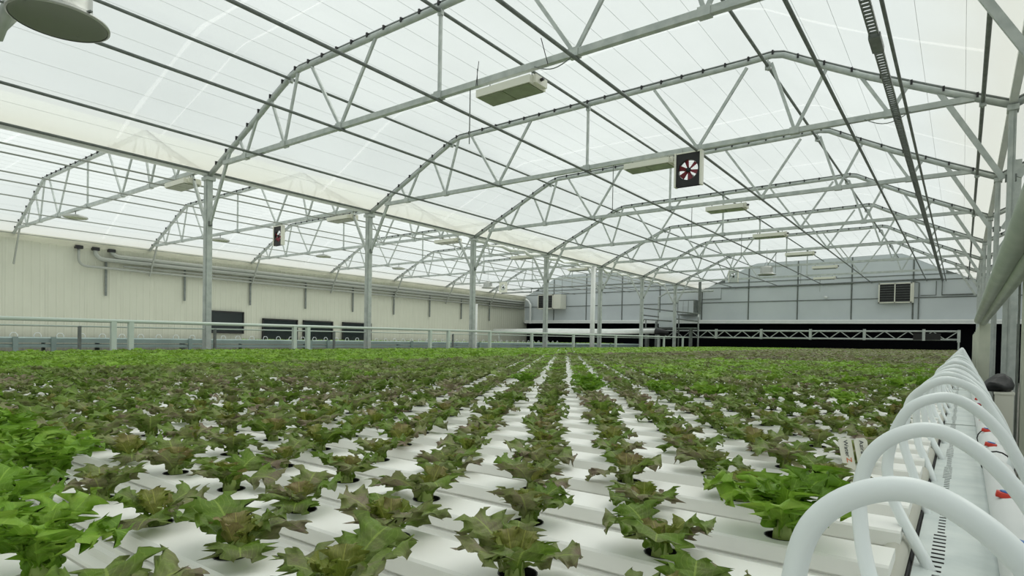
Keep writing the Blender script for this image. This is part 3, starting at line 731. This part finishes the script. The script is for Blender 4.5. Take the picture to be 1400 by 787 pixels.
# plant labels in the channel
_d = F+(1171-700)/FPX*RV-(640-482.6)/FPX*UV; _d = _d*(-.246/_d.z)
tg = empty('plant_label', (_d.x, _d.y, -.246), YAW+.08); tg.scale = (1.2, 1.2, 1.25)
def tagplate(dx, rz, tx1, tx2, par, dy):
    p = MB().add([(-.011, 0, -.003), (.011, 0, -.003), (.012, 0, .046), (.0075, 0, .051), (-.0075, 0, .051), (-.012, 0, .046), (-.011, .001, -.003), (.011, .001, -.003), (.012, .001, .046), (.0075, .001, .051), (-.0075, .001, .051), (-.012, .001, .046)],
                 [(0, 1, 2, 3, 4, 5), (11, 10, 9, 8, 7, 6)]+[(i, 6+i, 6+(i+1) % 6, (i+1) % 6) for i in range(6)]).build('label_stake', LAMPW, par)
    p.location = (dx, dy, 0); p.rotation_euler = (-.25, rz, 0)
    for tx, sz, z, mm, x in ((tx1, .0105, .047, INK, -.003), (tx2, .013, .018, ORANGE, -.003)):
        cu = bpy.data.curves.new('writing', 'FONT'); cu.body = tx; cu.size = sz; cu.extrude = .0002
        o = bpy.data.objects.new('writing', cu); COL.objects.link(o); dg = bpy.context.evaluated_depsgraph_get()
        me = bpy.data.meshes.new_from_object(o.evaluated_get(dg)); bpy.data.objects.remove(o); me.materials.clear(); me.materials.append(mm)
        w_ = place('writing', me, p); w_.rotation_euler = (math.pi/2, math.pi/2, 0); w_.location = (x, -.0006, z)
tagplate(-.012, -.07, 'Water', 'Z', tg, 0); tagplate(.013, -.04, 'Azira', '7', tg, -.004)
tag(tg, 'pair of white plastic plant labels with dark writing standing in a channel', 'label')

# ------------------------------------------------------------------ right side: duct, panels, pipes, box
t = empty('duct', (0, 0, 0))
MB().tube([(.252, .3, .674), (.252, 16.3, .674)], .0715, 20).build('tube', DUCT, t, True)
MB().tube([(.338, .3, .612), (.338, 16.3, .612)], .052, 16).build('tube', DUCT, t, True)
for k in range(0, 4): MB().bar((.30, Y0+k*L, .60), (.40, Y0+k*L, .60), .05, .03).build('hanger', GALV, t)
tag(t, 'thick grey green duct running past the columns on the right', 'duct')
for i, y in enumerate([16.1, 18.4, 20.6, 22.8, 25.0, 26.7]):
    o = MB().box(.27, .5, y-.03, y+.12, -1.2, .60).build('panel_post', POSTC)
    tag(o, 'broad cream green post below the duct end, %s from the front' % (['first']+ORD[1:])[i], 'post', 'cream posts past the duct end')
o = MB().box(.40, .56, 6.62, 6.78, -1.2, 1.0).build('broad_post', POSTC); tag(o, 'broad cream green post at the right edge below the duct', 'post')
o = MB().box(.385, .40, 6.95, 7.02, -1.2, .95).build('angle_post', GALVD); tag(o, 'thin dark steel angle post in front of the first right column', 'post')
o = MB().box(.52, .62, 8.4, 8.52, -1.2, 2.7).build('angle_post', GALV); tag(o, 'slim grey post between the first two right columns', 'post')
o = MB().box(.5, .6, 11.0, 11.1, -1.2, 2.7).build('angle_post', GALV); tag(o, 'slim grey post past the second right column', 'post')
o = MB().tube([(.46, 15.2, -1.2), (.46, 15.2, .55)], .03, 8).build('down_pipe', WHITE, None, True); tag(o, 'white vertical pipe beside the first cream post', 'pipe')
t = empty('equipment_box', (.15, 5.35, -1.2))
MB().box(.03, .13, -.16, .12, 0, .92).build('cabinet', LAMPW, t); MB().box(.025, .135, -.165, .125, .92, .935).build('lid', LAMPW, t)
tag(t, 'white box standing past the hoses on the right', 'box')
m = MB(); pr = [(0, .15), (.04, .145), (.075, .11), (.09, .06), (.085, .02), (.07, 0), (0, 0)]
m.lathe(pr, 16); vs = [(v[0]*(1+.12*math.sin(v[1]*40)), v[1]*1.6+.03*math.sin(v[2]*50+v[0]*30), v[2]*(.62+.2*math.sin(v[1]*30+v[0]*25))) for v in m.v]; m.v = vs
t = m.build('black_cover', TARP, None, True, (.20, 5.35, -.265)); tag(t, 'bunched black plastic cover lying on the white box', 'cover')

# ------------------------------------------------------------------ lamps and fans
bx = MB(); bx.box(-.38, .38, -.16, .16, -.035, .05)
lamp_body = bx.mesh('housing', LAMPW)
lens = MB()
for a, b in ((-.36, -.005), (.005, .36)): lens.box(a, b, -.145, .145, -.045, -.034)
lens_m = lens.mesh('lens', OLIVE)
endc_m = MB().box(.37, .42, -.09, .13, -.02, .07).mesh('end_cap', LAMPW); plug_m = MB().tube([(.42, 0, .03), (.46, 0, .035)], .018, 8).mesh('plug', BLACK)
rod_m = MB().tube([(0, 0, .05), (0, 0, .17)], .006, 6).mesh('hanger_rod', GALVD)
def grow_lamp(X, Y, Z, label, sc=1.):
    t = empty('grow_lamp', (X, Y, Z)); t.scale = (sc,)*3
    place('housing', lamp_body, t); place('lens', lens_m, t); place('end_cap', endc_m, t); place('plug', plug_m, t)
    for s in (-.3, .3): place('hanger_rod', rod_m, t, (s, 0, 0))
    tag(t, label, 'lamp', 'flat box grow lamps under the trusses')
for k, X in enumerate([-4.23, -4.1, -4.02, -4.05, -4.07, -3.99, -4.6]):
    grow_lamp(X, Y0+k*L+(.0 if k else .1), 2.88, 'flat cream grow lamp under the truss chord, %s over the lettuce bay' % ORD[k])
for k in range(5): grow_lamp(-11.87, Y0+k*L, 2.86, 'flat cream grow lamp beside the top of column row, %s one' % ORD[k])
def dome(X, Y, Z, label, r=.31, hang=.6):
    t = empty('dome_lamp', (X, Y, Z))
    MB().lathe([(r, 0), (r+.012, .004), (r+.012, .016), (r-.01, .03), (r-.075, .06), (r-.085, .10), (r-.085, .26), (r-.11, .30), (.05, .33), (0, .33)], 48).build('shade', ALU, t, True)
    MB().lathe([(r-.004, .004), (r-.05, .03), (0, .035)], 48).build('lens', DOMEIN, t, True)
    MB().tube([(-.07, 0, .32), (-.05, 0, .45), (0, 0, .48), (.05, 0, .45), (.07, 0, .32)], .007, 6).build('bail', GALVD, t, True)
    MB().tube([(0, 0, .48), (0, 0, .48+hang)], .006, 6).build('hanger', GALVD, t)
    for a in (0.3, 2.4, 4.5): MB().box(-.015, .05, -.008, .008, .02, .03).build('latch', GALVD, t).matrix_local = Matrix.Rotation(a, 4, 'Z') @ Matrix.Translation((r-.02, 0, 0))
    return tag(t, label, 'lamp')
def rayp(x, y, z):
    d = F+(x-700)/FPX*RV-(y-482.6)/FPX*UV; return d*(z/d.z)
p = rayp(81, 31, 2.0); t = dome(p.x, p.y, 2.0, 'large round aluminium dome lamp hanging at the top left corner', .262, 1.6)
st = MB(); 
for i in range(9):
    a0 = -1.35+i*.06; a1 = a0+.06; st.add([(.179*math.cos(a), .179*math.sin(a), z) for a in (a0, a1) for z in (.17, .24)], [(0, 2, 3, 1)])
st.build('sticker', BLUEL, t)
# clear drop tube and hook by the dome lamp
q = rayp(10, 15, 2.1); o = MB().tube([(q.x-.25, q.y, 2.0), (q.x+.12, q.y+.05, 2.35), (q.x+.3, q.y, 2.9)], .04, 10).build('hanging_tube', GALV, None, True); tag(o, 'grey hanging tube beside the large dome lamp', 'tube')
dome(-5.93, 23.76, 2.72, 'small looking dome lamp far back over the lettuce bay', .31, .5)
dome(-19.27, 23.76, 2.75, 'dome lamp far back over the left bay', .31, .5)
for k, (X, Y, n) in enumerate([(-17.32, 5.46, 'first'), (-17.5, 9.12, 'second'), (-17.64, 12.78, 'third'), (-17.86, 16.44, 'fourth')]):
    t = empty('round_lamp', (X, Y, 2.84))
    MB().lathe([(.24, -.01), (.26, .0), (.25, .03), (.16, .06), (.05, .08), (0, .08)], 24).build('shade', ALU, t, True); MB().lathe([(.245, -.005), (0, .0)], 24).build('lens', OLIVE, t)
    MB().tube([(0, 0, .07), (0, 0, .19)], .01, 6).build('hanger', GALVD, t)
    tag(t, 'shallow round lamp in the left bay, %s from the front' % n, 'lamp', 'round lamps of the left bay')
def fan(X, Y, Z, label, blade=MAROON, panel=BLACK, w_=.4, h_=.5, back=WHITE, rz=0):
    t = empty('circulation_fan', (X, Y, Z), rz); r = .155; K = 32; m = MB(); vs = []; fs = []
    for y in (-.03, .03):
        for i in range(K):
            a = 2*math.pi*i/K+math.pi/4; c, s = math.cos(a), math.sin(a); e = 1/max(abs(c), abs(s)); vs += [(r*c, y, r*s), (w_/2*e*c, y, h_/2*e*s)]
    for i in range(K):
        j = (i+1) % K; fs += [(2*i, 2*i+1, 2*j+1, 2*j), (2*K+2*i, 2*K+2*j, 2*K+2*j+1, 2*K+2*i+1), (2*i, 2*j, 2*K+2*j, 2*K+2*i)]
    m.add(vs, fs); m.build('panel', panel, t)
    for s in (-1, 1): MB().box(s*w_/2-.014, s*w_/2+.014, -.05, .05, -h_/2, h_/2+.02).build('side_frame', LAMPW, t)
    MB().box(-w_/2, w_/2, -.04, .04, h_/2, h_/2+.02).build('top_frame', LAMPW, t)
    MB().lathe([(0, -.03), (.035, -.03), (.038, .0), (0, .02)], 14, axis='y').build('hub', BLACK, t, True)
    for k in range(6):
        a = k*math.pi/3+.3; bl = MB().add([(.03, -.012, -.016), (.15, -.02, -.04), (.15, .02, .04), (.03, .012, .016)], [(0, 1, 2, 3)]).build('blade', blade, t); bl.rotation_euler.y = a
    g = MB()
    for k in range(5): g.tube([((.03+.03*k)*math.cos(i*math.pi/12), .032, (.03+.03*k)*math.sin(i*math.pi/12)) for i in range(25)], .0018, 4)
    stuff(g.build('wire_guard', GALV, t))
    for s in (-.12, .12): MB().box(s-.01, s+.01, -.01, .01, h_/2, h_/2+.1).build('hanger', GALV, t)
    return tag(t, label, 'fan')
fan(-3.43, 9.05, 2.70, 'square black circulation fan with maroon blades beside the second lamp')
fan(-14.5, 9.12, 2.70, 'dark circulation fan seen edge on under the left bay trusses', rz=-.05)
fan(-8.23, 27.42, 3.14, 'pale square circulation fan far back over the lettuce bay', GALV, GALV)
fan(-18.29, 23.76, 2.75, 'pale square circulation fan next to the left bay dome lamp', GALV, LAMPW)
# thin droppers hanging from the chords
for k in range(0, 7):
    o = MB().tube([(-4.75, Y0+k*L, 2.35 if k != 1 else 2.2), (-4.75, Y0+k*L, CZ)], .007, 5).build('hanging_cable', GALVD); tag(o, 'thin cable hanging below the truss chord left of the lamp, %s over the lettuce bay' % ORD[k], 'cable', 'hanging cables')
# sagging cables on the first chords
for k, (a, b, s) in enumerate([(-3.8, -3.3, .08), (-1.1, -.6, .1)]):
    Yk = Y0+(k+0)*L; o = MB().tube([(a+(b-a)*i/10, Yk-.04, CZ-.03-s*math.sin(math.pi*i/10)) for i in range(11)], .006, 5).build('loose_cable', GALVD, None, True)
    tag(o, 'loose cable sagging below the %s truss chord' % ORD[k], 'cable')
m = MB()
for u, dx, dz in ((-4.62, .08, .2), (-4.6, .04, .12), (-3.62, -.06, .22)): m.tube([(u, Y0-.05, CZ-.05), (u+dx, Y0-.1, CZ+dz)], .005, 4)
o = m.build('cable_tie', BLACK); tag(o, 'black cable ties sticking up from the nearest truss chord', 'cable ties')

# ------------------------------------------------------------------ far end equipment
# lattice boom
t = empty('lattice_boom', (0, 29.0, 0)); xa, xb, za, zb = -12.3, -.15, .46, .78
for z in (za, zb): MB().tube([(xa, 0, z), (xb, 0, z)], .035, 8).build('chord_tube', GALV, t, True)
n = 30
for i in range(n):
    x = xa+(xb-xa)*i/n; x2 = xa+(xb-xa)*(i+1)/n
    MB().bar((x, 0, za if i % 2 else zb), (x2, 0, zb if i % 2 else za), .03, .03).build('lattice_bar', GALV, t)
for i in range(6): x = xa+.8+i*2.05; MB().box(x-.05, x+.05, -.06, .06, za-.05, zb+.08).build('coupler', GALV, t)
MB().box(-1.6, -.7, -.05, .05, za-.02, zb-.08).build('motor_box', BLACK, t); MB().box(-.18, -.08, -.08, .08, za-.1, zb+.05).build('end_frame', GALV, t)
MB().tube([(xa, 0, zb), (xa-.5, 0, zb-.02), (xa-.75, 0, .4)], .03, 8).build('end_bend', GALV, t, True)
for x in (xa, -.13): MB().box(x-.03, x+.03, -.03, .03, -1.2, za).build('leg', GALV, t)
tag(t, 'long horizontal lattice boom in front of the black opening', 'boom')
# white covered roll
t = empty('covered_roll', (0, 27.0, 0)); MB().tube([(-21.4, 0, .66), (-18, 0, .70), (-14, 0, .68), (-11.6, 0, .70)], .125, 14).build('white_cover', WHITE, t, True)
MB().tube([(-11.65, 0, .69), (-11.05, 0, .62)], [.16, .12], 14).build('black_end', BLACK, t, True)
for x in (-21, -17.8, -14.6, -11.5): MB().box(x-.04, x+.04, -.04, .04, -1.2, .6).build('post', GALV, t)
tag(t, 'long white covered roll in front of the black opening on the left', 'roll')
# unit heaters
def louver(name, X0, X1, Y, z0, z1, label, depth=.5, dark=.62, m_=LAMPW, hang=True):
    t = empty(name, (X0, Y, z0)); w_ = X1-X0; h_ = z1-z0
    MB().box(w_*0, w_, .03, depth, 0, h_).build('housing', m_, t)
    fr = MB(); e = .05; dw = w_*dark
    for a in ((0, dw, 0, e), (0, dw, h_-e, h_), (0, e, 0, h_), (dw-e, dw, 0, h_), (dw/2-.02, dw/2+.02, 0, h_)): fr.box(a[0], a[1], -.02, .03, a[2], a[3])
    fr.build('frame', m_, t); MB().box(e, dw-e, .0, .032, e, h_-e).build('dark_opening', BLACK, t)
    for i in range(7): z = e+.03+i*(h_-2*e-.03)/7; MB().bar((e, .0, z), (dw-e, .0, z), .035, .012).build('slat', GALVD, t)
    if hang:
        for x in (.1, w_-.1): MB().tube([(x, depth/2, h_), (x, depth/2, min(roofz(X0+x), 4)-z0)], .012, 6).build('hanger_rod', GALVD, t)
    tag(t, label, 'heater' if hang else 'vent'); return t
louver('unit_heater', -20.7, -19.1, 30.35, 2.10, 2.95, 'unit heater with dark louvres near the far left corner', .66, .68)
louver('louvred_vent', -3.02, -1.72, 30.85, 2.05, 2.92, 'dark louvred vent in a cream frame on the far wall', .14, .94, LAMPW, False)
t = empty('wall_cabinet', (-11.95, 30.5, 1.66)); MB().box(-.03, .88, 0, .5, -.03, .75).build('cabinet_body', GALVD, t)
for x in (.0, .27, .55): MB().box(x+.01, x+.26, -.015, 0, .02, .70).build('door', PANEL, t)
tag(t, 'small pale grey cabinet with vertical doors by the far stair platform', 'cabinet')
# far wall pipework
def pipe(path, r, label, m_=GALVD, name='pipe'): o = MB().tube(path, r, 8).build(name, m_, None, False); return tag(o, label, 'pipe')
pipe([(-7.6, 31.0, 2.98), (-2.0, 31.0, 3.04), (-.75, 31.0, 3.04), (-.75, 31.0, 2.36), (.3, 31.0, 2.36)], .03, 'dark pipe stepping down across the right of the far wall')
pipe([(-1.8, 31.0, 3.0), (-1.55, 31.0, 2.9), (-1.55, 31.0, 1.3)], .025, 'dark pipe going down just right of the louvred vent')
pipe([(-1.5, 31.0, 2.36), (-.95, 31.0, 2.36), (-.95, 31.0, 2.95)], .018, 'thin pipe stepping up right of the louvred vent')
pipe([(-10.9, 31.0, 2.45), (-9.9, 31.0, 2.45), (-9.9, 31.0, 2.98), (-4, 31.0, 2.98)], .02, 'thin pipe stepping up at the left of the lettuce bay far wall')
pipe([(-21.9, 30.8, 2.75), (-21.7, 30.8, 2.62), (-21.55, 30.8, 2.4), (-21.55, 30.8, 1.25)], .06, 'white bent pipe in the far left corner', WHITE)
pipe([(-12.6, 29.5, 1.2), (-12.6, 29.5, 2.5), (-12.2, 29.5, 2.72), (-9.8, 29.5, 2.74)], .05, 'grey white bent pipe at the far stair platform', GALV)
pipe([(-20.5, 26.5, 2.75), (-18.5, 26.5, 2.75), (-18.5, 26.5, 2.93), (-12, 26.5, 2.95)], .03, 'dark pipe crossing below the left bay trusses near the far end')
pipe([(-10.15, 28.5, -1.2), (-10.15, 28.5, 1.55)], .035, 'white standpipe at the left end of the lattice boom', WHITE)
pipe([(-10.15, 28.6, 1.55), (-10.15, 28.6, 3.1)], .07, 'thick grey pipe above the white standpipe at the far end', GALVD)
o = MB().tube([(XL-.0, 19.55, -1.2), (XL, 19.55, 2.86)], .085, 16).build('down_pipe', WHITE, None, True); tag(o, 'thick white round downpipe beside the fifth left column', 'pipe')
o = MB().tube([(XL-.25, 13.25, -1.2), (XL-.25, 13.25, 1.1)], .03, 8).build('down_pipe', WHITE, None, True); tag(o, 'thin white pipe beside the third left column', 'pipe')
o = MB().tube([(XL-.22+.05*math.sin(i*1.3), 13+i*.35, 2.86+.045*math.sin(i*2.1)) for i in range(40)], [.045+.02*math.sin(i*1.7) for i in range(40)], 8).build('crumpled_film', WHITE, None, True); tag(o, 'crumpled white plastic roll lying along the far columns below the gutter', 'plastic roll')
# stair platform
t = empty('stair_platform', (-11.0, 28.2, -1.2))
for x, z in ((-1.7, 2.5), (-1.1, 2.5), (0, 2.75), (.95, 2.6)):
    MB().tube([(x, 0, 0), (x, 0, z)], .034, 8).build('post', GALVD, t, True)
for zo in (0, -.35): MB().tube([(-2.0, .0, 3.1+zo), (.95, 0, 2.75+zo)], .034, 8).build('handrail', GALVD, t, True)
MB().tube([(-1.7, -.4, 0), (-1.7, -.4, 2.35), (-1.6, -.4, 2.5), (-.2, -.4, 2.4)], .034, 8).build('handrail', GALVD, t, True)
MB().tube([(-1.0, -.4, 0), (-1.0, -.4, 2.4)], .034, 8).build('post', GALVD, t, True)
MB().box(-1.9, .9, -.3, .3, 2.05, 2.1).build('deck', GALVD, t)
for x in (-1.6, .6): MB().box(x-.05, x+.05, -.1, .1, 0, 2.05).build('leg', GALVD, t)
MB().box(-.95, -.25, -.15, .15, 2.12, 2.85).build('cabinet', PANEL, t)
tag(t, 'grey metal stair platform with pipe handrails at the far end', 'platform')
o = MB().box(.4-.02, .5, 29.5, 29.6, 2.3, 2.5).build('wall_bracket', BLACK); 
bpy.data.objects.remove(o)
t = empty('camera_dome', (-5.1, 30.9, 2.33)); MB().lathe([(0, 0), (.05, .01), (.07, .05), (.07, .1), (0, .1)], 14).build('dome', WHITE, t, True); MB().box(-.04, .04, -.0, .14, .06, .1).build('bracket', GALV, t); tag(t, 'small white round sensor on the far wall rail', 'sensor')

# ------------------------------------------------------------------ lift everything so that the floor is at zero
for o in list(SC.objects):
    if o.parent is None: o.location.z += EYE
